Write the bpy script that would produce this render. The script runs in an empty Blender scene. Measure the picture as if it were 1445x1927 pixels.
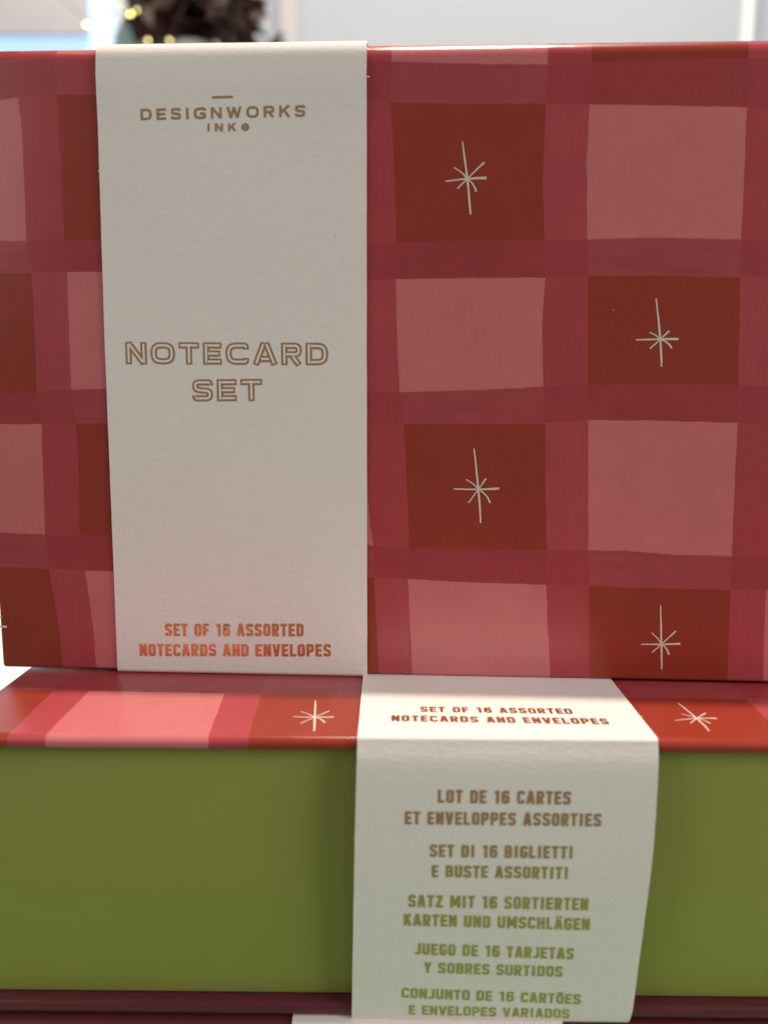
import bpy, bmesh, math, random
from mathutils import Vector, Matrix
random.seed(7)
CM = 0.01
SC = bpy.context.scene
COL = SC.collection

# ------------------------------------------------------------------ camera
TALL = 5.175                      # thickness of a box (cm)
PAPER = 0.035                     # thickness of a paper band
Z_MID = TALL + PAPER              # base of the middle box above the table
Z_TOP = Z_MID + TALL              # lid of the middle box
CAM_Z = Z_TOP + 5.579
PITCH, ROLL = 0.14164, 0.00514
cam_d = bpy.data.cameras.new('camera'); cam = bpy.data.objects.new('camera', cam_d); COL.objects.link(cam)
c_, s_ = math.cos(PITCH), math.sin(PITCH)
F = Vector((0, c_, -s_)); R0 = Vector((1, 0, 0)); U0 = Vector((0, s_, c_))
Rr = R0*math.cos(ROLL) + U0*math.sin(ROLL); Ur = U0*math.cos(ROLL) - R0*math.sin(ROLL)
M = Matrix((Rr, Ur, -F)).transposed().to_4x4(); M.translation = Vector((0, 0, CAM_Z*CM)); cam.matrix_world = M
cam_d.sensor_fit = 'HORIZONTAL'; cam_d.sensor_width = 36.0; cam_d.lens = 36.0*1488.5/1445
cam_d.clip_start = 0.01; cam_d.clip_end = 50
cam_d.dof.use_dof = True; cam_d.dof.focus_distance = 0.158; cam_d.dof.aperture_fstop = 13.5
SC.camera = cam

# ------------------------------------------------------------------ world, lamps, exposure
W = bpy.data.worlds.new('World'); SC.world = W; W.use_nodes = True
W.node_tree.nodes['Background'].inputs[0].default_value = (1.0, 0.96, 0.92, 1)
W.node_tree.nodes['Background'].inputs[1].default_value = 0.18

def area(name, loc, target, size, power, color, shape='SQUARE', size_y=None):
    l = bpy.data.lights.new(name, 'AREA'); l.energy = power; l.color = color; l.shape = shape; l.size = size
    if size_y: l.size_y = size_y
    o = bpy.data.objects.new(name, l); COL.objects.link(o); o.location = loc
    o.rotation_euler = (Vector(target)-Vector(loc)).to_track_quat('-Z', 'Y').to_euler()
    return o
area('ceiling_lamp', (0.10, 0.295, 1.75), (0.0, 0.16, 0.1), 0.06, 30.0, (1.0, 0.84, 0.67), 'DISK')
area('room_light_right', (1.45, -0.5, 0.75), (0.0, 0.15, 0.12), 0.8, 16.5, (1.0, 0.96, 0.90))
area('room_light_front', (-1.4, -0.45, 0.75), (0.0, 0.15, 0.12), 0.8, 8.0, (1.0, 0.94, 0.94))
area('wall_fill', (0.25, 0.45, 1.5), (0.1, 1.2, 0.75), 0.5, 4.5, (0.86, 0.93, 1.0))  # unseen fill added to brighten the wall behind the stack
SC.view_settings.view_transform = 'Standard'; SC.view_settings.look = 'None'
SC.view_settings.exposure = 0.0; SC.view_settings.gamma = 1.0; SC.view_settings.use_curve_mapping = False
SC.cycles.max_bounces = 8
try:
    SC.cycles.use_denoising = True
except Exception:
    pass

D = {'UV': [[[-0.043, -6.594], [0.882, -6.622], [1.327, -6.675], [2.099, -6.765], [2.806, -6.812], [4.144, -6.78], [5.015, -6.762], [5.605, -6.814], [6.828, -6.785], [7.904, -6.785], [8.494, -6.853], [9.481, -6.835], [10.431, -6.819], [11.058, -6.861]], [[-0.063, -5.894], [0.67, -5.915], [1.339, -5.96], [2.087, -6.033], [2.869, -6.103], [4.151, -6.06], [5.041, -6.069], [5.66, -6.132], [6.829, -6.114], [7.903, -6.099], [8.491, -6.12], [9.189, -6.114], [10.142, -6.114], [11.078, -6.124]], [[0.041, -3.54], [7.031, -3.459], [11.781, -3.379]], [[0.056, -2.807], [7.032, -2.771], [11.773, -2.741]], [[-0.056, -0.074], [1.978, -0.178], [2.569, -0.201], [3.784, -0.341], [6.039, -0.447], [8.97, -0.53], [11.747, -0.599]], [[-0.009, 0.592], [1.009, 0.539], [1.966, 0.488], [2.632, 0.502], [4.0, 0.437], [5.061, 0.376], [5.69, 0.289], [6.54, 0.242], [7.767, 0.203], [8.471, 0.198], [9.907, 0.158], [10.877, 0.083], [11.81, 0.087]], [[-0.04, 3.363], [1.058, 3.273], [1.922, 3.212], [2.636, 3.209], [4.026, 3.131], [5.078, 3.085], [5.782, 3.031], [6.939, 2.963], [7.793, 2.994], [8.462, 2.971], [9.423, 2.9], [10.849, 2.91], [11.775, 2.917]], [[-0.068, 4.135], [1.913, 4.043], [2.625, 4.003], [5.154, 3.899], [5.856, 3.86], [6.842, 3.82], [8.479, 3.743], [9.882, 3.676], [10.841, 3.693], [11.765, 3.693]], [[-0.022, 6.852], [0.905, 6.822], [1.87, 6.79], [2.526, 6.767], [3.752, 6.736], [5.122, 6.704], [5.848, 6.675], [6.846, 6.628], [7.807, 6.582], [8.47, 6.547], [9.401, 6.532], [10.768, 6.486], [11.73, 6.466]], [[-0.008, 7.545], [1.668, 7.466], [3.76, 7.546], [6.068, 7.444], [8.467, 7.342], [10.761, 7.235], [11.721, 7.208]]],
'UH': [[[-7.149, 11.92], [-4.168, 11.791], [0.079, 11.612], [1.282, 11.562], [2.906, 11.525], [3.712, 11.542], [4.981, 11.589], [6.476, 11.588]], [[-7.207, 11.024], [-6.902, 11.058], [-6.596, 11.102], [-6.122, 11.115], [-5.39, 11.108], [-0.355, 10.945], [0.132, 10.913], [1.294, 10.883], [2.91, 10.867], [3.217, 10.837], [3.646, 10.841], [5.024, 10.81], [6.486, 10.768], [6.86, 10.765]], [[-7.371, 8.495], [-5.513, 8.489], [-0.35, 8.415], [0.198, 8.433], [1.338, 8.468], [2.962, 8.462], [3.743, 8.479], [4.664, 8.514], [5.632, 8.501], [6.547, 8.47], [7.028, 8.449]], [[-7.41, 7.896], [-6.785, 7.904], [-5.54, 7.922], [-0.349, 7.758], [0.203, 7.777], [2.984, 7.803], [3.769, 7.83], [5.185, 7.838], [6.582, 7.807], [7.073, 7.816]], [[-7.559, 5.602], [-6.813, 5.626], [-6.385, 5.679], [-5.644, 5.703], [-0.345, 5.656], [0.29, 5.669], [1.793, 5.707], [3.031, 5.782], [3.851, 5.826], [5.293, 5.852], [6.677, 5.828], [7.218, 5.811]], [[-7.598, 5.0], [-6.762, 5.015], [-5.676, 5.043], [-0.343, 5.056], [0.376, 5.061], [3.085, 5.088], [3.899, 5.154], [5.331, 5.153], [6.704, 5.122], [7.268, 5.115]], [[-7.739, 2.827], [-6.813, 2.796], [-6.106, 2.804], [-5.566, 2.768], [-0.339, 2.674], [0.503, 2.61], [1.861, 2.618], [3.209, 2.615], [4.003, 2.615], [4.753, 2.625], [5.574, 2.562], [6.766, 2.536], [7.453, 2.556]], [[-7.784, 2.128], [-6.743, 2.099], [-5.979, 2.077], [-5.544, 2.062], [-0.337, 2.03], [0.487, 1.999], [1.456, 1.949], [3.212, 1.922], [4.043, 1.913], [5.508, 1.893], [6.789, 1.881], [7.502, 1.882]]],
'LV': [[[0.226, -6.258], [1.993, -6.328]], [[0.194, -5.631], [2.007, -5.65]], [[-0.092, -2.897], [2.116, -3.043]], [[-0.08, -2.231], [2.074, -2.349]], [[0.233, 6.75], [2.096, 6.875]], [[0.254, 7.877], [2.113, 7.726]]],
'LH': [[[-7.392, 2.083], [-4.809, 2.024], [-2.246, 1.938], [-0.222, 1.925], [7.263, 1.887]]],
'TU': [['-', -3.193, 10.983, -2.808, 10.989, 0.046, 'dash'], ['DESIGNWORKS', -4.539, 10.626, -1.482, 10.662, 0.199, 'logo'], ['INKe', -3.298, 10.419, -2.522, 10.422, 0.139, 'small'], ['NOTECARD', -5.004, 6.175, -1.081, 6.167, 0.422, 'inline'], ['SET', -3.721, 5.467, -2.361, 5.484, 0.423, 'inline'], ['SET OF 16 ASSORTED', -4.422, 0.746, -1.603, 0.794, 0.265, 'cond'], ['NOTECARDS AND ENVELOPES', -4.96, 0.317, -1.055, 0.382, 0.26, 'cond']],
'TT': [['SET OF 16 ASSORTED', 0.663, 1.021, 3.384, 0.978, 0.244, 'cond'], ['NOTECARDS AND ENVELOPES', 0.144, 0.602, 3.911, 0.527, 0.258, 'cond']],
'TS': [['LOT DE 16 CARTES', 0.931, -1.133, 3.159, -1.146, 0.239, 'cond'], ['ET ENVELOPPES ASSORTIES', 0.381, -1.522, 3.684, -1.533, 0.235, 'cond'], ['SET DI 16 BIGLIETTI', 0.807, -2.11, 3.233, -2.123, 0.231, 'cond'], ['E BUSTE ASSORTITI', 0.847, -2.48, 3.166, -2.493, 0.224, 'cond'], ['SATZ MIT 16 SORTIERTEN', 0.454, -3.035, 3.524, -3.069, 0.23, 'cond'], ['KARTEN UND UMSCHLÄGEN', 0.379, -3.384, 3.566, -3.441, 0.224, 'cond'], ['JUEGO DE 16 TARJETAS', 0.577, -3.929, 3.314, -3.996, 0.219, 'cond'], ['Y SOBRES SURTIDOS', 0.737, -4.276, 3.134, -4.332, 0.205, 'cond'], ['CONJUNTO DE 16 CARTÕES', 0.354, -4.761, 3.468, -4.856, 0.195, 'cond'], ['E ENVELOPES VARIADOS', 0.483, -5.084, 3.284, -5.13, 0.18, 'cond']],
'SU': [[[1.506, 9.567], [1.401, 10.218], [1.578, 8.934], [1.106, 9.525], [1.857, 9.579], [1.813, 9.856], [1.253, 9.767], [1.325, 9.394], [1.673, 9.335]], [[5.172, 6.671], [5.054, 7.421], [5.22, 6.167], [4.719, 6.66], [5.51, 6.677], [5.33, 6.826], [4.967, 6.795], [4.988, 6.494], [5.394, 6.506]], [[1.837, 3.801], [1.733, 4.593], [1.896, 3.137], [1.357, 3.807], [2.24, 3.822], [1.979, 4.017], [1.588, 3.991], [1.646, 3.534], [2.067, 3.539]], [[5.512, 0.747], [5.453, 1.536], [5.545, 0.232], [5.11, 0.74], [5.878, 0.766], [5.776, 1.022], [5.307, 0.979], [5.339, 0.576], [5.672, 0.537]], [[-8.167, 0.854], [-8.137, 1.637], [-8.179, 0.346], [-8.603, 0.846], [-7.721, 0.873], [-7.818, 1.085], [-8.364, 1.075], [-8.394, 0.647], [-7.969, 0.655]]],
'SL': [[[-1.208, 0.854], [-1.273, 1.649], [-1.167, 0.267], [-1.595, 0.87], [-0.871, 0.872], [-0.98, 1.134], [-1.494, 1.1], [-1.427, 0.583], [-1.015, 0.614]], [[5.557, 0.933], [5.478, 1.655], [5.565, 0.398], [5.136, 0.83], [5.915, 0.94], [5.804, 1.175], [5.353, 1.128], [5.359, 0.715], [5.705, 0.712]]]}

# ------------------------------------------------------------------ node helpers
class NB:
    def __init__(s, name):
        s.m = bpy.data.materials.new(name); s.m.use_nodes = True
        s.t = s.m.node_tree; s.b = s.t.nodes['Principled BSDF']
    def n(s, kind, **kw):
        x = s.t.nodes.new(kind)
        for k, v in kw.items(): setattr(x, k, v)
        return x
    def put(s, sock, v):
        if isinstance(v, (int, float)): sock.default_value = v
        elif isinstance(v, tuple): sock.default_value = v if len(v) == len(sock.default_value) else (*v, 1)
        else: s.t.links.new(v, sock)
    def math(s, op, a, b=0.0, c=0.0, clamp=False):
        x = s.n('ShaderNodeMath', operation=op, use_clamp=clamp)
        s.put(x.inputs[0], a); s.put(x.inputs[1], b); s.put(x.inputs[2], c)
        return x.outputs[0]
    def mix(s, f, a, b, blend='MIX'):
        x = s.n('ShaderNodeMix', data_type='RGBA', blend_type=blend)
        s.put(x.inputs[0], f); s.put(x.inputs[6], a); s.put(x.inputs[7], b)
        return x.outputs[2]
    def noise(s, vec, scale, detail=3.0, rough=0.5):
        x = s.n('ShaderNodeTexNoise'); s.put(x.inputs['Vector'], vec)
        x.inputs['Scale'].default_value = scale; x.inputs['Detail'].default_value = detail; x.inputs['Roughness'].default_value = rough
        return x.outputs['Fac']
    def mapping(s, vec, sc=(1, 1, 1), loc=(0, 0, 0)):
        x = s.n('ShaderNodeMapping'); s.put(x.inputs[0], vec); x.inputs['Scale'].default_value = sc; x.inputs['Location'].default_value = loc
        return x.outputs[0]
    def bump(s, hgt, strength, dist):
        x = s.n('ShaderNodeBump'); x.inputs['Strength'].default_value = strength; x.inputs['Distance'].default_value = dist
        s.put(x.inputs['Height'], hgt)
        return x.outputs[0]
    def curve(s, x_, pts, x0, x1, y0, y1):
        """piecewise edge position: value at coordinate x_, both in cm"""
        f = s.n('ShaderNodeFloatCurve'); cv = f.mapping.curves[0]
        P = [((px-x0)/(x1-x0), (py-y0)/(y1-y0)) for px, py in pts]
        while len(cv.points) > 2: cv.points.remove(cv.points[1])
        cv.points[0].location = P[0]; cv.points[1].location = P[-1]
        for p in P[1:-1]: cv.points.new(*p)
        for p in cv.points: p.handle_type = 'VECTOR'
        f.mapping.extend = 'HORIZONTAL'; f.mapping.update()
        s.put(f.inputs['Value'], s.math('DIVIDE', s.math('SUBTRACT', x_, x0), x1-x0))
        return s.math('MULTIPLY_ADD', f.outputs[0], y1-y0, y0)
    def obj(s): return s.n('ShaderNodeTexCoord').outputs['Object']

BRICK = (0.305, 0.040, 0.022); PINK = (0.590, 0.165, 0.172); ROSE = (0.420, 0.057, 0.070); CRIM = (0.365, 0.047, 0.057)

def plaid(name, vpairs, hpairs, vparity, hparity):
    """printed hand-painted plaid; uv holds (a, b) in cm, edges are measured in cm"""
    k = NB(name)
    uv = k.n('ShaderNodeUVMap', uv_map='print').outputs[0]
    sep = k.n('ShaderNodeSeparateXYZ'); k.put(sep.inputs[0], uv)
    wob = k.noise(uv, 2.2, 4.0, 0.6); wob = k.math('MULTIPLY_ADD', wob, 0.05, -0.025)
    a = k.math('ADD', sep.outputs[0], wob); b = k.math('SUBTRACT', sep.outputs[1], wob)
    def step(x, e, soft=0.016): return k.math('ADD', k.math('DIVIDE', k.math('SUBTRACT', x, e), soft), 0.5, clamp=True)
    def total(L):
        r = L[0]
        for x in L[1:]: r = k.math('ADD', r, x)
        return r
    sv, cv, sh, ch = [], [], [], []
    for L, Rg in vpairs:
        l = step(a, k.curve(b, L, -1, 14, -10, 15)); r = step(a, k.curve(b, Rg, -1, 14, -10, 15))
        sv.append(k.math('SUBTRACT', l, r)); cv.append(l)
    for lo, hi in hpairs:
        l = step(b, k.curve(a, lo, -10, 15, -1, 14)); r = step(b, k.curve(a, hi, -10, 15, -1, 14))
        sh.append(k.math('SUBTRACT', l, r)); ch.append(l)
    SV = total(sv); SH = total(sh)
    par = k.math('PINGPONG', k.math('ADD', total(cv), total(ch)), 1.0)
    # brush streaks that follow each stripe
    st_v = k.noise(k.mapping(uv, (5.0, 0.5, 1)), 1.0, 4, 0.6); st_h = k.noise(k.mapping(uv, (0.5, 5.0, 1), (3, 1, 0)), 1.0, 4, 0.6)
    cloud = k.noise(uv, 0.9, 5, 0.55)
    sq = k.mix(par, BRICK, PINK)
    col = k.mix(k.math('MULTIPLY', SV, k.math('MULTIPLY_ADD', st_v, 0.22, 0.82)), sq, ROSE)
    col = k.mix(k.math('MULTIPLY', SH, k.math('MULTIPLY_ADD', st_h, 0.3, 0.72)), col, CRIM)
    tone = k.math('ADD', k.math('MULTIPLY_ADD', cloud, 0.22, 0.89), k.math('ADD', k.math('MULTIPLY_ADD', k.noise(uv, 130.0, 2, 0.6), 0.14, -0.07), k.math('MULTIPLY_ADD', k.noise(k.mapping(uv, (26, 1.2, 1)), 1.0, 3, 0.6), 0.16, -0.08)))
    col = k.mix(1.0, col, k.n('ShaderNodeCombineXYZ').outputs[0], 'MULTIPLY') if False else col
    hs = k.n('ShaderNodeHueSaturation'); k.put(hs.inputs['Color'], col); k.put(hs.inputs['Value'], tone)
    def specks(scale, size, share, loc):
        vo = k.n('ShaderNodeTexVoronoi'); k.put(vo.inputs['Vector'], k.mapping(uv, (1, 1, 1), loc)); vo.inputs['Scale'].default_value = scale
        rc = k.n('ShaderNodeSeparateColor'); k.put(rc.inputs[0], vo.outputs['Color'])
        return k.math('MULTIPLY', k.math('LESS_THAN', vo.outputs['Distance'], k.math('MULTIPLY', rc.outputs[1], size)), k.math('LESS_THAN', rc.outputs[0], share))
    c2 = k.mix(k.math('MULTIPLY', specks(1.6, .05, .10, (0, 0, 0)), 0.7), hs.outputs[0], (0.08, 0.02, 0.02))
    c2 = k.mix(k.math('MULTIPLY', specks(2.1, .045, .09, (4.3, 1.7, 0)), 0.45), c2, (0.75, 0.5, 0.45))
    k.put(k.b.inputs['Base Color'], c2)
    k.put(k.b.inputs['Roughness'], k.math('MULTIPLY_ADD', k.noise(uv, 1.7, 5, 0.6), 0.14, 0.14))
    k.b.inputs['Roughness'].default_value = 0.24; k.b.inputs['Specular IOR Level'].default_value = 0.42
    weave = k.n('ShaderNodeTexWave', wave_type='BANDS', bands_direction='DIAGONAL'); k.put(weave.inputs[0], uv)
    weave.inputs['Scale'].default_value = 9.0; weave.inputs['Distortion'].default_value = 1.5
    hgt = k.math('ADD', k.math('MULTIPLY', weave.outputs['Fac'], 0.25), k.noise(uv, 60, 3, 0.6))
    k.put(k.b.inputs['Normal'], k.bump(hgt, 0.16, 0.0002))
    return k.m

uvp, uhp = D['UV'], D['UH']
M_PLAID_UP = plaid('plaid_print_standing', [(uvp[i], uvp[i+1]) for i in range(0, 10, 2)],
                   [(uhp[7], uhp[6]), (uhp[5], uhp[4]), (uhp[3], uhp[2]), (uhp[1], uhp[0])], 0, 0)
lv, lh = D['LV'], D['LH'][0]
rows = [[(x, y+dy) for x, y in lh] for dy in (0, 1.15, 3.0, 3.75, 5.9, 6.6, 8.9, 9.7)]
M_PLAID_LOW = plaid('plaid_print_lying', [(lv[0], lv[1]), (lv[2], lv[3]), (lv[4], lv[5])],
                    [(rows[i], rows[i+1]) for i in range(0, 8, 2)], 0, 0)

def mat_paper():
    k = NB('uncoated_white_paper'); o = k.obj()
    fib = k.noise(k.mapping(o, (1500, 2400, 2400)), 1.0, 4, 0.65)
    relief = k.noise(k.mapping(o, (650, 1100, 1100)), 1.0, 5, 0.6)
    big = k.noise(o, 35, 3, 0.5)
    v = k.math('ADD', k.math('MULTIPLY_ADD', big, 0.06, 0.80), k.math('MULTIPLY_ADD', fib, 0.10, -0.05))
    cmb = k.n('ShaderNodeCombineColor'); k.put(cmb.inputs[0], v); k.put(cmb.inputs[1], k.math('MULTIPLY', v, 0.942)); k.put(cmb.inputs[2], k.math('MULTIPLY', v, 0.893))
    vor = k.n('ShaderNodeTexVoronoi'); k.put(vor.inputs['Vector'], o); vor.inputs['Scale'].default_value = 95
    rnd = k.n('ShaderNodeSeparateColor'); k.put(rnd.inputs[0], vor.outputs['Color'])
    speck = k.math('MULTIPLY', k.math('LESS_THAN', vor.outputs['Distance'], 0.028), k.math('LESS_THAN', rnd.outputs[0], 0.11))
    col = k.mix(k.math('MULTIPLY', speck, 0.75), cmb.outputs[0], (0.12, 0.09, 0.08))
    k.put(k.b.inputs['Base Color'], col); k.b.inputs['Roughness'].default_value = 0.75
    k.b.inputs['Specular IOR Level'].default_value = 0.25
    k.put(k.b.inputs['Normal'], k.bump(k.math('ADD', relief, k.math('MULTIPLY', fib, 0.5)), 0.2, 0.0004))
    return k.m
M_PAPER = mat_paper()

def mat_foil(name, base, metallic, rough, bump):
    k = NB(name); o = k.obj()
    n1 = k.noise(o, 1400, 3, 0.6); n2 = k.noise(o, 380, 2, 0.5)
    k.put(k.b.inputs['Base Color'], k.mix(n2, tuple(c*0.8 for c in base), tuple(min(1, c*1.15) for c in base)))
    k.b.inputs['Metallic'].default_value = metallic; k.b.inputs['Roughness'].default_value = rough
    k.put(k.b.inputs['Normal'], k.bump(k.math('ADD', k.math('MULTIPLY', n1, 0.6), n2), bump, 0.0003))
    return k.m
M_FOIL = mat_foil('copper_gold_foil', (1.0, 0.55, 0.27), 0.92, 0.25, 0.5)
M_STAR = mat_foil('pale_star_foil', (0.90, 0.76, 0.66), 0.3, 0.4, 0.3)

def mat_simple(name, col, rough=0.5, spec=0.4, vary=0.06, scale=20.0, bump=0.0, bscale=400.0):
    k = NB(name); o = k.obj()
    n = k.noise(o, scale, 4, 0.55)
    hs = k.n('ShaderNodeHueSaturation'); k.put(hs.inputs['Color'], col); k.put(hs.inputs['Value'], k.math('MULTIPLY_ADD', n, 2*vary, 1-vary))
    k.put(k.b.inputs['Base Color'], hs.outputs[0]); k.b.inputs['Roughness'].default_value = rough
    k.b.inputs['Specular IOR Level'].default_value = spec
    if bump: k.put(k.b.inputs['Normal'], k.bump(k.noise(o, bscale, 4, 0.6), bump, 0.0003))
    return k.m
def mat_emit(name, col, strength):
    k = NB(name); k.b.inputs['Base Color'].default_value = (*col, 1); k.b.inputs['Emission Color'].default_value = (*col, 1)
    k.b.inputs['Emission Strength'].default_value = strength
    return k.m
M_MAROON = mat_simple('dark_maroon_wrap', (0.115, 0.022, 0.030), 0.3, 0.4, 0.08, 40, 0.05, 1500)
M_GREEN = mat_simple('olive_green_wrap', (0.292, 0.308, 0.070), 0.34, 0.3, 0.07, 35, 0.08, 1500)

# ------------------------------------------------------------------ mesh helpers
def link(name, bm, mats, parent=None, sharp=40):
    me = bpy.data.meshes.new(name); bm.normal_update(); bm.to_mesh(me); bm.free()
    for m in (mats if isinstance(mats, list) else [mats]): me.materials.append(m)
    if sharp is not None:
        for p in me.polygons: p.use_smooth = True
        me.set_sharp_from_angle(angle=math.radians(sharp))
    o = bpy.data.objects.new(name, me); COL.objects.link(o)
    if parent: o.parent = parent
    return o
def empty(name, loc, rot, label, cat, group=None):
    o = bpy.data.objects.new(name, None); COL.objects.link(o); o.location = [v*CM for v in loc]; o.rotation_euler = rot
    o.empty_display_size = 0.01
    tag(o, label, cat, group); return o
def tag(o, label, cat, group=None):
    o['label'] = label; o['category'] = cat
    if group: o['group'] = group
def structure(o): o['kind'] = 'structure'; return o

def round_poly(corners, seg=5):
    """corners: (x, y, r) -> outline with rounded corners and per-edge subdivisions"""
    out = []; n = len(corners)
    for i, (x, y, r) in enumerate(corners):
        p = Vector((x, y)); a = Vector(corners[i-1][:2]); b = Vector(corners[(i+1) % n][:2])
        if r <= 0: out.append((x, y)); continue
        d1 = (a-p).normalized(); d2 = (b-p).normalized()
        ang = d1.angle(d2); t = r/math.tan(ang/2)
        A = p+d1*t; B = p+d2*t; bis = (d1+d2).normalized(); C = p+bis*(r/math.sin(ang/2))
        va = (A-C); vb = (B-C); tot = va.angle_signed(vb)
        for j in range(seg+1):
            th = -tot*j/seg
            out.append(tuple(C+Matrix.Rotation(th, 2) @ va))
    return out
def extrude_profile(prof, a0, a1, r=0.06, uvf=None, div=1):
    """prof: outline in (b, c), extruded along a with softly rounded ends"""
    bm = bmesh.new(); n = len(prof)
    area2 = sum(prof[i][0]*prof[(i+1) % n][1]-prof[(i+1) % n][0]*prof[i][1] for i in range(n))
    sg = 1 if area2 > 0 else -1
    nrm = []
    for i in range(n):
        d = Vector(prof[(i+1) % n])-Vector(prof[i-1]); nrm.append(Vector((d.y, -d.x)).normalized()*sg)
    rings = []
    K = 4
    st = [(a0 + r*(1-math.cos(math.pi/2*j/K)), r*(1-math.sin(math.pi/2*j/K))) for j in range(K+1)]
    st += [(a0+r+(a1-a0-2*r)*j/div, 0) for j in range(1, div)]
    st += [(a1-r+r*math.sin(math.pi/2*j/K), r*(1-math.cos(math.pi/2*j/K))) for j in range(K+1)]
    for a, ins in st:
        rings.append([bm.verts.new((a*CM, (prof[i][0]-nrm[i].x*ins)*CM, (prof[i][1]-nrm[i].y*ins)*CM)) for i in range(n)])
    for j in range(len(rings)-1):
        for i in range(n): bm.faces.new((rings[j][i], rings[j][(i+1) % n], rings[j+1][(i+1) % n], rings[j+1][i]))
    bm.faces.new(rings[0][::-1]); bm.faces.new(rings[-1])
    bmesh.ops.recalc_face_normals(bm, faces=bm.faces[:])
    if uvf:
        L = bm.loops.layers.uv.new('print')
        for f in bm.faces:
            for l in f.loops: l[L].uv = uvf(l.vert.co.x/CM, l.vert.co.y/CM, l.vert.co.z/CM)
    return bm

LENGTH, HIGH, LID, BASE = 18.8, 11.975, 0.235, 0.27

def make_cover(parent, a0, mat, T=TALL):
    o = 0.11; i = 0.03
    ro = 0.145 if T == TALL and mat is not M_PLAID_UP else 0.07
    prof = round_poly([(0, T, ro), (0, T-LID, 0.075), (HIGH-.22, T-LID, i), (HIGH-.22, BASE, i), (0, BASE, 0.11), (0, 0, 0.12), (HIGH, 0, o), (HIGH, T, 0.3)], 9)
    def uv(a, b, c):
        if c > T-LID-.02 or b > HIGH-.25: return (a, b + (T-c if b > HIGH-.25 else 0))
        return (a, 2.35 + 0.1*c)         # the plain painted strip round the bottom board
    bm = extrude_profile(prof, a0, a0+LENGTH, 0.07, uv)
    for f in bm.faces:
        if f.calc_center_median().z < T*.5*CM and f.calc_center_median().y < (HIGH-.3)*CM and len(f.verts) == 4: f.material_index = 1
    return link('cover', bm, [mat, M_MAROON], parent)
def make_tray(parent, a0, T=TALL):
    prof = round_poly([(0.24, T-LID-.012, .03), (0.24, BASE+.012, .03), (HIGH-.24, BASE+.012, .03), (HIGH-.24, T-LID-.012, .03)], 3)
    return link('tray', extrude_profile(prof, a0+.28, a0+LENGTH-.28, 0.08), M_GREEN, parent)

def lerp_tab(tab, x):
    if x <= tab[0][0]: return tab[0][1]
    for (x0, y0), (x1, y1) in zip(tab, tab[1:]):
        if x <= x1: return y0+(y1-y0)*(x-x0)/(x1-x0)
    return tab[-1][1]

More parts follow.
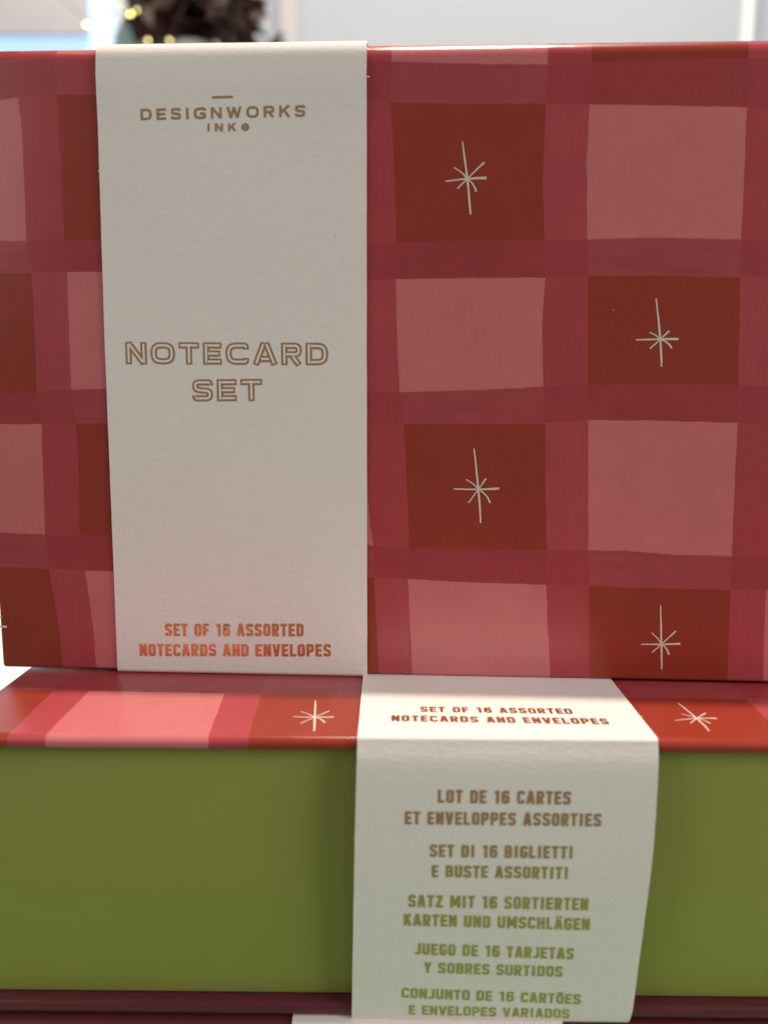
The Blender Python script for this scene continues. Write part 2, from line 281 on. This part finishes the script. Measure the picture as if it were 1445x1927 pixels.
class Band:
    """paper belly band wrapped round a box; keeps its outer surface so lettering can lie on it"""
    def __init__(s, parent, left, right, r_front, r_top, bulge, crest=0.0, T=TALL):
        g = 0.012 + PAPER
        pts = []
        def arc(cb, cc, r, t0, t1, n=8):
            for j in range(n+1):
                t = math.radians(t0+(t1-t0)*j/n); pts.append((cb+r*math.cos(t), cc+r*math.sin(t)))
        B0, B1, C0, C1 = -g, HIGH+g+(.035 if crest else 0), -g*0.9, T+g
        # front face, from the opening edge to the spine
        arc(B0+r_front, C1-r_front, r_front, 180, 90)
        n = 40
        for j in range(1, n):
            b = B0+r_front+(B1-B0-r_front-r_top)*j/n
            t = min(1, max(0, (B1-r_top-b)/0.95))
            pts.append((b, C1+crest*math.sin(math.pi*t**.7)))
        arc(B1-r_top, C1-r_top, r_top, 90, 0)
        for j in range(1, 6): pts.append((B1, C1-r_top+(C0+.1-C1+r_top)*j/6))
        arc(B1-.1, C0+.1, .1, 0, -90, 4)
        for j in range(1, 12): pts.append((B1-.1+(B0+.1-B1+.1)*j/12, C0))
        arc(B0+.1, C0+.1, .1, 270, 180, 5)
        m = 30
        for j in range(1, m):
            t = j/m
            sh = math.sin(math.pi*(1-t)**0.62)
            pts.append((B0-bulge*sh, C0+.1+(C1-r_front-C0-.1)*t))
        s.pts = pts; s.T = T
        s.front = sorted([(b, c) for b, c in pts if c > T-.3 and b > B0-.001])
        s.side = sorted([(c, b) for b, c in pts if b < 0.1])
        s.left, s.right = left, right
        bm = bmesh.new(); N = len(pts); na = 14
        outer, inner = [], []
        for i, (b, c) in enumerate(pts):
            d = Vector(pts[(i+1) % N])-Vector(pts[i-1]); nn = Vector((d.y, -d.x)).normalized()
            if nn.dot(Vector((b-HIGH/2, c-T/2))) < 0: nn = -nn
            l, r = left(b, c), right(b, c)
            ro, ri = [], []
            for k in range(na+1):
                a = l+(r-l)*k/na
                jit = random.uniform(-.002, .002) if k in (0, na) else 0
                ro.append(bm.verts.new(((a+jit)*CM, b*CM, c*CM))); ri.append(bm.verts.new(((a+jit)*CM, (b-nn.x*PAPER)*CM, (c-nn.y*PAPER)*CM)))
            outer.append(ro); inner.append(ri)
        for i in range(N):
            j = (i+1) % N
            for k in range(na):
                bm.faces.new((outer[i][k], outer[j][k], outer[j][k+1], outer[i][k+1]))
                bm.faces.new((inner[i][k], inner[i][k+1], inner[j][k+1], inner[j][k]))
            bm.faces.new((outer[i][0], inner[i][0], inner[j][0], outer[j][0]))
            bm.faces.new((outer[i][na], outer[j][na], inner[j][na], inner[i][na]))
        s.bm = bm; s.parent = parent
    def fibre(s, a, b, c, da, db, dc, w=0.012):
        """a torn paper fibre at the cut edge"""
        bm = s.bm
        p = [Vector((a, b, c))+Vector(v)*w for v in ((0, 1, 0), (0, -.6, .8), (0, -.6, -.8))]
        mid = [Vector((a+da*.5, b+db*.4, c+dc*.4))+Vector(v)*w*.8 for v in ((0, 1, 0), (0, -.6, .8), (0, -.6, -.8))]
        tip = bm.verts.new(Vector((a+da, b+db, c+dc))*CM)
        P = [bm.verts.new(v*CM) for v in p]; Q = [bm.verts.new(v*CM) for v in mid]
        for i in range(3):
            j = (i+1) % 3
            bm.faces.new((P[i], P[j], Q[j], Q[i])); bm.faces.new((Q[i], Q[j], tip))
    def build(s):
        bmesh.ops.recalc_face_normals(s.bm, faces=s.bm.faces[:])
        s.o = link('paper_band', s.bm, M_PAPER, s.parent, 60); return s.o
    def on_front(s, a, b, lift): return Vector((a, b, lerp_tab(s.front, b)+lift))
    def on_side(s, a, z, lift):
        d = -lerp_tab(s.side, s.T+z)          # the paper bows out from the measured plane by d
        a2, z2 = a*(1-d/12.47), z+d*(5.579-z)/12.47
        return Vector((a2, lerp_tab(s.side, s.T+z2)-lift, s.T+z2))

# ------------------------------------------------------------------ lettering made of strokes
def arc_path(pts, r, closed=False, seg=5):
    out = []; n = len(pts)
    for i, p in enumerate(pts):
        if not closed and i in (0, n-1): out.append(p); continue
        P = Vector(p); A = Vector(pts[i-1]); B = Vector(pts[(i+1) % n])
        la, lb = (A-P).length, (B-P).length
        rr = min(r, la*0.499, lb*0.499)
        d1, d2 = (A-P)/la, (B-P)/lb
        a, b = P+d1*rr, P+d2*rr
        for j in range(seg+1):
            t = j/seg
            q = a*(1-t)**2+P*2*t*(1-t)*(1-0.0)+b*t*t
            k = 0.17*math.sin(math.pi*t)          # pull the quadratic a little towards a circular arc
            out.append(tuple(q*(1-0)+(P-q)*k*0.6))
    return out
def glyph(ch, W, s, r):
    L, R, B, T, Mi = s, W-s, s, 1-s, 0.5
    ap = arc_path; o = []
    def S(*p): o.append((list(p), False))
    def C(p, rr=r, closed=False): o.append((ap(p, rr, closed), closed))
    if ch == 'A':
        q = min(s*0.7, W*.12); S((s*.9, 0), (W/2-q*.45, 1)); S((W-s*.9, 0), (W/2+q*.45, 1)); S((W*.27, .27), (W*.73, .27))
    elif ch == 'B': S((L, 0), (L, 1)); C([(L, T), (R-.02, T), (R-.02, Mi), (L, Mi)]); C([(L, Mi), (R, Mi), (R, B), (L, B)])
    elif ch == 'C': C([(R, .69), (R, T), (L, T), (L, B), (R, B), (R, .31)])
    elif ch == 'D': S((L, 0), (L, 1)); C([(L, T), (R, T), (R, B), (L, B)])
    elif ch == 'E': S((L, 0), (L, 1)); S((L, T), (W, T)); S((L, Mi), (W*.92, Mi)); S((L, B), (W, B))
    elif ch == 'F': S((L, 0), (L, 1)); S((L, T), (W, T)); S((L, Mi), (W*.9, Mi))
    elif ch == 'G': C([(R, .70), (R, T), (L, T), (L, B), (R, B), (R, .47), (W*.52, .47)])
    elif ch == 'H': S((L, 0), (L, 1)); S((R, 0), (R, 1)); S((L, Mi), (R, Mi))
    elif ch == 'I': S((W/2, 0), (W/2, 1))
    elif ch == 'J': C([(R, 1), (R, B), (W*.02, B)])
    elif ch == 'K': S((L, 0), (L, 1)); S((R+.01, 1), (L+s*.3, .40)); S((L+(R-L)*.42, .60), (R+.02, 0))
    elif ch == 'L': S((L, 0), (L, 1)); S((L, B), (W, B))
    elif ch == 'M': S((L, 0), (L, 1)); S((R, 0), (R, 1)); S((L, .98), (W/2, .22)); S((R, .98), (W/2, .22))
    elif ch == 'N': S((L, 0), (L, 1)); S((R, 0), (R, 1)); S((L, .97), (R, .03))
    elif ch == 'O': C([(L, B), (L, T), (R, T), (R, B)], r, True)
    elif ch == 'P': S((L, 0), (L, 1)); C([(L, T), (R, T), (R, .43), (L, .43)])
    elif ch == 'R': S((L, 0), (L, 1)); C([(L, T), (R, T), (R, .48), (L, .48)]); S((L+(R-L)*.5, .46), (R+s*.1, 0))
    elif ch == 'S': C([(R, .72), (R, T), (L, T), (L, .53), (R, .47), (R, B), (L, B), (L, .28)])
    elif ch == 'T': S((0, T), (W, T)); S((W/2, 0), (W/2, 1))
    elif ch == 'U': C([(L, 1), (L, B), (R, B), (R, 1)])
    elif ch == 'V': S((s*.9, 1), (W/2-s*.25, 0)); S((W-s*.9, 1), (W/2+s*.25, 0))
    elif ch == 'W': S((s*.8, 1), (W*.29, .02)); S((W*.29, .02), (W/2, .95)); S((W/2, .95), (W*.71, .02)); S((W*.71, .02), (W-s*.8, 1))
    elif ch == 'Y': S((s*.9, 1), (W/2, .42)); S((W-s*.9, 1), (W/2, .42)); S((W/2, .46), (W/2, 0))
    elif ch == 'Z': S((W*.04, T), (W*.96, T)); S((R-.01, T), (L+.01, B)); S((W*.02, B), (W, B))
    elif ch == '1': S((W*.62, 0), (W*.62, 1)); S((W*.62, T-.02), (W*.12, T-.07))
    elif ch == '6': C([(R, .73), (R, T), (L, T), (L, B), (R, B), (R, .56), (L, .56)])
    elif ch == 'Ä':
        for p, c in glyph('A', W, s, r): o.append(([(x, y*.86) for x, y in p], c))
        S((W*.16, 1.02), (W*.40, 1.02)); S((W*.60, 1.02), (W*.84, 1.02))
    elif ch == 'Õ':
        for p, c in glyph('O', W, s, r): o.append(([(x, y*.86) for x, y in p], c))
        S((W*.08, .98), (W*.35, 1.06), (W*.65, .98), (W*.92, 1.06))
    elif ch == 'e':
        n = 14; o.append(([(W/2+(W/2-s)*math.cos(2*math.pi*i/n), .5+(.5-s)*math.sin(2*math.pi*i/n)) for i in range(n)], True)); S((W*.25, .40), (W*.78, .60))
    elif ch == '-': S((0, .5), (W, .5))
    return o
NARROW = {'I': .24, '1': .33, 'M': .56, 'W': .62, ' ': .22, 'E': .37, 'F': .36, 'L': .36, 'T': .38, 'J': .34, 'A': .45, 'Ä': .45, 'V': .44, 'Y': .42, 'K': .43, 'N': .43}
WIDE = {'I': .26, 'W': 1.25, 'O': 1.05, 'C': 1.0, 'G': 1.02, 'N': .92, 'D': .95, 'E': .80, 'S': .84, 'T': .88, 'A': 1.05, 'R': .88, 'K': .92, 'e': .9}
STY = {'cond': dict(w=NARROW, dw=.42, s=.105, r=.15, gap=.10), 'logo': dict(w=WIDE, dw=.9, s=.105, r=.40, gap=.44),
       'small': dict(w=WIDE, dw=.9, s=.13, r=.4, gap=.62), 'inline': dict(w=WIDE, dw=.9, s=.14, r=.44, gap=.17),
       'dash': dict(w={}, dw=8.4, s=.42, r=.1, gap=0)}

def ribbon(bm, pts, closed, hw, fn, mi=0):
    n = len(pts); V = [Vector(p) for p in pts]; rows_ = []
    for i in range(n):
        a = V[i-1] if (closed or i > 0) else None; b = V[(i+1) % n] if (closed or i < n-1) else None
        d1 = (V[i]-a).normalized() if a else None; d2 = (b-V[i]).normalized() if b else None
        if d1 is None: d1 = d2
        if d2 is None: d2 = d1
        t = (d1+d2)
        t = d1 if t.length < 1e-6 else t.normalized()
        nn = Vector((-t.y, t.x)); m = min(1/max(nn.dot(Vector((-d1.y, d1.x))), .5), 1.6)
        w = hw[i] if isinstance(hw, (list, tuple)) else hw
        rows_.append((bm.verts.new(fn(V[i]+nn*w*m)), bm.verts.new(fn(V[i]-nn*w*m))))
    for i in range(n if closed else n-1):
        j = (i+1) % n
        f = bm.faces.new((rows_[i][1], rows_[j][1], rows_[j][0], rows_[i][0])); f.material_index = mi

def lettering(name, spec, place, parent, lift=0.004):
    """spec = [text, ax, ay, bx, by, height, style]; place(a, y, lift) puts a point on the printed surface (cm)"""
    txt, ax, ay, bx, by, h, sty = spec
    P = STY[sty]; ww = [P['w'].get(c, P['dw']) for c in txt]
    nat = sum(ww)+P['gap']*(len(txt)-1)
    span = math.hypot(bx-ax, by-ay); ux, uy = (bx-ax)/span, (by-ay)/span
    sx = span/(nat*h)                       # horizontal fit of the natural width to the measured line
    bm = bmesh.new(); x = 0.0; k = [0]
    for c, w in zip(txt, ww):
        if c != ' ':
            W = w*sx
            for pts, closed in glyph(c, W, P['s'], P['r']):
                k[0] += 1; z = lift+0.0006*(k[0] % 5)
                f = lambda p, z=z: place(ax+(ux*(x*sx+p.x)-0*uy)*h, ay+uy*(x*sx+p.x)*h+p.y*h, z)*CM
                if len(pts) == 2 and sty != 'dash':
                    q0, q1 = Vector(pts[0]), Vector(pts[1]); pts = [tuple(q0.lerp(q1, t)) for t in (0, .5, 1)]
                ribbon(bm, pts, closed, P['s'], f)
                if sty == 'inline':
                    z2 = lift+0.006+0.0004*(k[0] % 5); f2 = lambda p, z=z2: place(ax+ux*(x*sx+p.x)*h, ay+uy*(x*sx+p.x)*h+p.y*h, z)*CM
                    q = [Vector(p) for p in pts]
                    if not closed:
                        q[0] = q[0]+(q[1]-q[0]).normalized()*P['s']*.55; q[-1] = q[-1]+(q[-2]-q[-1]).normalized()*P['s']*.55
                    ribbon(bm, [tuple(v) for v in q], closed, P['s']*.34, f2, 1)
        x += w+P['gap']
    mats = [M_FOIL, M_PAPER] if sty == 'inline' else [M_FOIL]
    o = link(name, bm, mats, parent, None)
    return o

def star(spec, place, parent, wid=0.0195):
    c, top, bot, l, r, ur, ul, ll, lr = [Vector(p) for p in spec]
    bm = bmesh.new(); k = 0
    def stroke(p, m, q, w0, w1, w2, bend=0.0):
        nonlocal k
        n = 9; pts, ws = [], []
        per = Vector((-(q-p).y, (q-p).x))
        for i in range(n):
            t = i/(n-1)
            v = p*(1-t)**2+m*2*t*(1-t)+q*t*t + per*bend*math.sin(math.pi*t)
            pts.append(tuple(v+Vector((random.uniform(-1, 1), random.uniform(-1, 1)))*0.0025)); ws.append((w0*(1-t)**2+2*w1*t*(1-t)+w2*t*t)*wid*random.uniform(.9, 1.1))
        z = 0.003+0.0007*k; k += 1
        ribbon(bm, pts, False, ws, lambda v, z=z: place(v.x, v.y, z)*CM)
    m = c*2-(top+bot)*.5
    stroke(top, m, bot, .55, 1.2, .75); stroke(l, c*2-(l+r)*.5, r, .6, .8, 1.2)
    stroke(ul, (ul+c)/2, c, .5, .5, .7, .06); stroke(ur, (ur+c)/2, c, .9, .7, .5); stroke(ll, (ll+c)/2, c, .7, .6, .6); stroke(c, (lr+c)/2, lr, .6, .7, 1.0, .10)
    return link('foil_star', bm, M_STAR, parent, None)

# ------------------------------------------------------------------ setting
def box(bm, x0, x1, y0, y1, z0, z1, bev=0.0):
    v = [bm.verts.new((x*CM, y*CM, z*CM)) for x in (x0, x1) for y in (y0, y1) for z in (z0, z1)]
    fs = [bm.faces.new([v[i] for i in f]) for f in ((0, 1, 3, 2), (4, 6, 7, 5), (0, 4, 5, 1), (2, 3, 7, 6), (0, 2, 6, 4), (1, 5, 7, 3))]
    if bev: bmesh.ops.bevel(bm, geom=list({e for f in fs for e in f.edges}), offset=bev*CM, segments=3, affect='EDGES', profile=0.5)
    return bm
M_TABLE = mat_simple('green_bounce_table', (0.085, 0.25, 0.07), 0.45, 0.4, 0.06, 8)  # green is made up, to tint the light bounced onto the lower band
M_SILL = mat_simple('white_painted_counter', (0.82, 0.83, 0.83), 0.5, 0.4, 0.02, 5)
M_WALL = mat_simple('pale_grey_wall_paint', (0.455, 0.49, 0.545), 0.8, 0.2, 0.05, 3.5)
M_WHITE = mat_simple('white_gloss_paint', (0.82, 0.84, 0.84), 0.35, 0.4, 0.03, 15)
structure(link('bounce_table_top', box(bmesh.new(), -70, 70, 1.0, 39, -3, 0, .25), M_TABLE))  # unseen surface, added and sized to bounce green up at the stack
structure(link('counter_top', box(bmesh.new(), -150, 150, 39.4, 120, -3.2, -.4, .25), M_SILL))
bm = box(bmesh.new(), -200, 200, 120, 126, -60, 200)
structure(link('wall', bm, M_WALL))

# ------------------------------------------------------------------ the three boxes
GRP = 'notecard boxes in the stack'
YU, DU, YL, DL = 0.04254, 15.381, 0.00641, 12.467
def frame_world(y, d, a, n=0):   # point on the ground plane of a front face
    return (math.cos(y)*a+math.sin(y)*n, d-math.sin(y)*a+math.cos(y)*n)

# middle box, lying flat with its opening edge towards the camera
x0, y0 = frame_world(YL, DL, 0)
lying = empty('notecard_box', (x0, y0, Z_MID), (0, 0, -YL), 'red plaid notecard box lying flat, olive green side, band of small text', 'box', GRP)
cov = make_cover(lying, -7.41, M_PLAID_LOW); make_tray(lying, -7.41)
Ltab = [(-TALL, -.518), (-1.75, -.46), (0, -.42)]; Rtab = [(-TALL, 4.31), (-5.0, 4.36), (-3.9, 4.41), (-1.95, 4.51), (0, 4.548)]
band = Band(lying, lambda b, c: lerp_tab(Ltab, c-TALL), lambda b, c: lerp_tab(Rtab, c-TALL), 0.07, 0.2, 0.15)
band.fibre(-.455, -.09, TALL-1.72, -.05, -.01, .008); band.fibre(4.545, .9, TALL+.04, .05, .02, .01)
bo = band.build()
for sp in D['TS']: lettering('foil_lettering', sp, lambda a, y, z: band.on_side(a, y, z), bo)
for sp in D['TT']: lettering('foil_lettering', sp, lambda a, y, z: band.on_front(a, y, z), bo)
for sp in D['SL']: star(sp, lambda a, y, z: Vector((a, y, TALL+z)), cov)

# standing box: turned up on its opening edge, plaid lid towards the camera
x0, y0 = frame_world(YU, DU, 0, TALL)     # its local z = 0 plane is the back
standing = empty('notecard_box', (x0, y0, Z_TOP+.052), (math.pi/2, 0, -YU), 'red plaid notecard box standing upright on top, white band with gold title', 'box', GRP)
cov2 = make_cover(standing, -7.87, M_PLAID_UP); make_tray(standing, -7.87)
Lt = [(0, -5.438), (6.58, -5.406), (11.9, -5.341)]; Rt = [(0, -.324), (6.58, -.346), (11.9, -.358)]
band2 = Band(standing, lambda b, c: lerp_tab(Lt, b), lambda b, c: lerp_tab(Rt, b), 0.09, 0.34, 0.0, 0.03)
for b_, side_ in ((11.35, 1), (.88, 1), (.05, 1)): band2.fibre(-.345, b_, TALL+.03, .045*side_, -.02, .01)
band2.fibre(-5.37, 9.75, TALL+.03, -.04, -.02, .01)
bo2 = band2.build()
for sp in D['TU']: lettering('foil_lettering', sp, lambda a, y, z: band2.on_front(a, y, z), bo2)
for sp in D['SU']: star(sp, lambda a, y, z: Vector((a, y, TALL+z)), cov2)

# bottom box, only its lid edge and band show
bottom = empty('notecard_box', (-.1, DL-.12, 0), (0, 0, -.004), 'bottom notecard box of the stack, mostly out of view under the lying one', 'box', GRP)
make_cover(bottom, -8.6, M_MAROON); make_tray(bottom, -8.6)
band3 = Band(bottom, lambda b, c: -1.45, lambda b, c: 3.25, 0.08, 0.2, 0.05)
band3.build()

# ------------------------------------------------------------------ blurred things behind
# window with a grey blind, at the left of the wall
win = empty('window', (-62, 119.9, 40), (0, 0, 0), 'bright window with a grey blind half down, at the left of the wall', 'window')
M_PANE = mat_emit('daylit_pane', (0.50, 0.72, 1.0), 0.62)
M_POST_GLOW = mat_emit('window_post_glow', (0.52, 0.70, 1.0), 0.8)  # glow stands in for bluish daylight on the pale window post
def wbox(name, x0, x1, y0, y1, z0, z1, mat, bev=.15, par=win):
    lx, ly, lz = [v/CM for v in par.location]
    return link(name, box(bmesh.new(), x0-lx, x1-lx, y0-ly, y1-ly, z0-lz, z1-lz, bev), mat, par)
M_BLIND = mat_simple('grey_fabric_blind', (0.55, 0.55, 0.58), 0.8, 0.2, 0.1, 30)
wbox('pane', -92, -41.6, 118.9, 119.3, 40, 92, M_PANE, 0)
wbox('glowing_post', -41.4, -37.4, 118.4, 119.6, 40, 92, M_POST_GLOW, .3)
wbox('blind', -91, -41.0, 117.2, 118.2, 65.6, 92, M_BLIND, .3)
fr = bmesh.new()
for x0_, x1_, z0_, z1_ in ((-94, -35.9, 38, 40), (-94, -35.9, 92, 95), (-94, -92, 40, 92), (-37.3, -35.9, 40, 92)):
    box(fr, x0_+62, x1_+62, -2.5, 0, z0_-40, z1_-40, .2)
link('frame', fr, M_WHITE, win)

# burgundy foliage in a pale vase on the counter
arr = empty('dried_flower_arrangement', (-18.1, 80, -.4), (0, 0, 0), 'dark burgundy dried flower arrangement in a pale vase, blurred behind the standing box', 'flowers')
prof = [(0, 0), (4.4, 0), (5.2, 1), (5.6, 8), (5.0, 18), (3.2, 27), (1.9, 34), (1.7, 46), (2.2, 49), (1.9, 49), (1.4, 46), (0, 45)]
bm = bmesh.new(); seg = 28
rings = [[bm.verts.new((r*math.cos(2*math.pi*i/seg)*CM, r*math.sin(2*math.pi*i/seg)*CM, z*CM)) for i in range(seg)] for r, z in prof[1:-1]]
for j in range(len(rings)-1):
    for i in range(seg): bm.faces.new((rings[j][i], rings[j][(i+1) % seg], rings[j+1][(i+1) % seg], rings[j+1][i]))
bm.faces.new(rings[0][::-1]); bm.faces.new(rings[-1])
link('vase', bm, mat_simple('pale_celadon_glaze', (0.55, 0.58, 0.54), 0.3, 0.4, 0.06, 20), arr)
M_LEAF = mat_simple('burgundy_petals', (0.055, 0.018, 0.022), 0.6, 0.3, 0.4, 40)
M_SEED = mat_simple('brown_seed_heads', (0.095, 0.06, 0.05), 0.7, 0.2, 0.3, 60)
def leaf_cloud(n, cen, rad, size, seed):
    rg = random.Random(seed); bm = bmesh.new()
    for _ in range(n):
        while True:
            p = Vector((rg.uniform(-1, 1), rg.uniform(-1, 1), rg.uniform(-1, 1)))
            if p.length < 1 and p.length > rg.uniform(0, .8): break
        p = Vector((p.x*rad[0], p.y*rad[1], p.z*rad[2]))+Vector(cen)
        d = Vector((rg.gauss(0, 1), rg.gauss(0, 1), rg.gauss(0, 1))).normalized(); e = d.orthogonal().normalized()
        e.rotate(Matrix.Rotation(rg.uniform(0, 6.28), 3, d)); f = d.cross(e)*.12
        s = size*rg.uniform(.6, 1.4)
        v = [bm.verts.new((p+x)*CM) for x in (-d*s, e*s*.45+f*s, d*s, -e*s*.45+f*s)]
        bm.faces.new(v)
    return bm
lc = leaf_cloud(520, (.4, 0, 60), (6.0, 6, 10), 2.7, 3)
for cen, rad in (((4.4, -1, 51.5), (2.0, 3, 4)), ((-4.4, 0, 53.5), (1.6, 3, 4)), ((7.3, 2, 48.5), (1.2, 2, 1.6))):
    t = leaf_cloud(110, cen, rad, 1.2, 5); me = bpy.data.meshes.new('tmp'); t.to_mesh(me); t.free(); lc.from_mesh(me); bpy.data.meshes.remove(me)
link('foliage', lc, M_LEAF, arr, None)
sd = leaf_cloud(60, (4.4, -3, 51.0), (2.2, 2, 2.5), 1.3, 9)
t = leaf_cloud(16, (-2, -5, 55), (5, 2, 5), 1.6, 12); me = bpy.data.meshes.new('tmp'); t.to_mesh(me); t.free(); sd.from_mesh(me); bpy.data.meshes.remove(me)
link('seed_heads', sd, M_SEED, arr, None)

# green glass bottle beside it
bt = empty('green_bottle', (-23.4, 86, -.4), (0, 0, 0), 'dull green bottle, blurred between the window and the dark foliage', 'bottle')
def lathe(prof, seg=28):
    bm = bmesh.new(); rings = [[bm.verts.new((r*math.cos(2*math.pi*i/seg)*CM, r*math.sin(2*math.pi*i/seg)*CM, z*CM)) for i in range(seg)] for r, z in prof]
    for j in range(len(rings)-1):
        for i in range(seg): bm.faces.new((rings[j][i], rings[j][(i+1) % seg], rings[j+1][(i+1) % seg], rings[j+1][i]))
    bm.faces.new(rings[0][::-1]); bm.faces.new(rings[-1]); return bm
link('body', lathe([(4.2, 0), (4.6, .6), (4.6, 48), (4.0, 52), (2.4, 55), (1.5, 56.2), (1.5, 58)]), mat_simple('green_glass', (0.42, 0.60, 0.55), 0.3, 0.4, 0.1, 20), bt)
link('stopper', lathe([(1.7, 58.02), (1.8, 58.3), (1.8, 60), (1.5, 60.4)]), M_SEED, bt)

# warm string lights hung over the arrangement
sl = empty('string_lights', (-23, 75, 48), (0, 0, 0), 'string of warm gold fairy lights, out of focus at upper left', 'string lights')
spots = [(-26.4, 32.67), (-22.52, 33.55), (-21.95, 33.86), (-21.06, 31.39), (-19.14, 31.4)]
M_BULB = mat_emit('gold_bulb', (0.95, 0.80, 0.25), 9.0); M_BULB2 = mat_emit('dim_gold_bulb', (0.95, 0.80, 0.3), 4.5)
path = [(-30, 75, CAM_Z+36), (-26.4, 75, CAM_Z+32.9), (-22.52, 75, CAM_Z+33.8), (-21.95, 75.6, CAM_Z+34.1), (-21.06, 75, CAM_Z+31.6), (-19.14, 75, CAM_Z+31.6), (-17, 75.5, CAM_Z+36), (-12, 78, CAM_Z+41)]
cu = bmesh.new(); rg = []
for i, p in enumerate(path):
    q = Vector(p)-Vector((-23, 75, 48)); d = (Vector(path[min(i+1, len(path)-1)])-Vector(path[max(i-1, 0)])).normalized(); e = d.orthogonal().normalized(); f = d.cross(e)
    rg.append([cu.verts.new((q+(e*math.cos(t*math.pi/3)+f*math.sin(t*math.pi/3))*.04)*CM) for t in range(6)])
for j in range(len(rg)-1):
    for i in range(6): cu.faces.new((rg[j][i], rg[j][(i+1) % 6], rg[j+1][(i+1) % 6], rg[j+1][i]))
link('wire', cu, M_SEED, sl)
for i, (x, z) in enumerate(spots):
    bm = bmesh.new(); bmesh.ops.create_icosphere(bm, subdivisions=2, radius=.15*CM)
    o = link('bulb', bm, M_BULB2 if i in (2, 3, 4) else M_BULB, sl); o.location = Vector((x+23, 0.0, z+CAM_Z-48-.1))*CM

# slim white post at the right
po = link('white_post', lathe([(4, 0), (4, .8), (.62, 1.0), (.6, 110), (.4, 110.6)]), mat_simple('white_post_paint', (0.9, 0.9, 0.88), 0.4, 0.4, 0.02, 20))
po.location = (38.07*CM, 90*CM, -.4*CM); tag(po, 'slim white upright post in front of the blurred wall, at the right', 'post')
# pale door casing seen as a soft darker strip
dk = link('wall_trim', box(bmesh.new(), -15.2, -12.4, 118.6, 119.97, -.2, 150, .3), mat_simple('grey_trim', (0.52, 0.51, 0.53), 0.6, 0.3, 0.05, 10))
tag(dk, 'grey vertical wall trim, blurred just right of the dark foliage', 'trim')
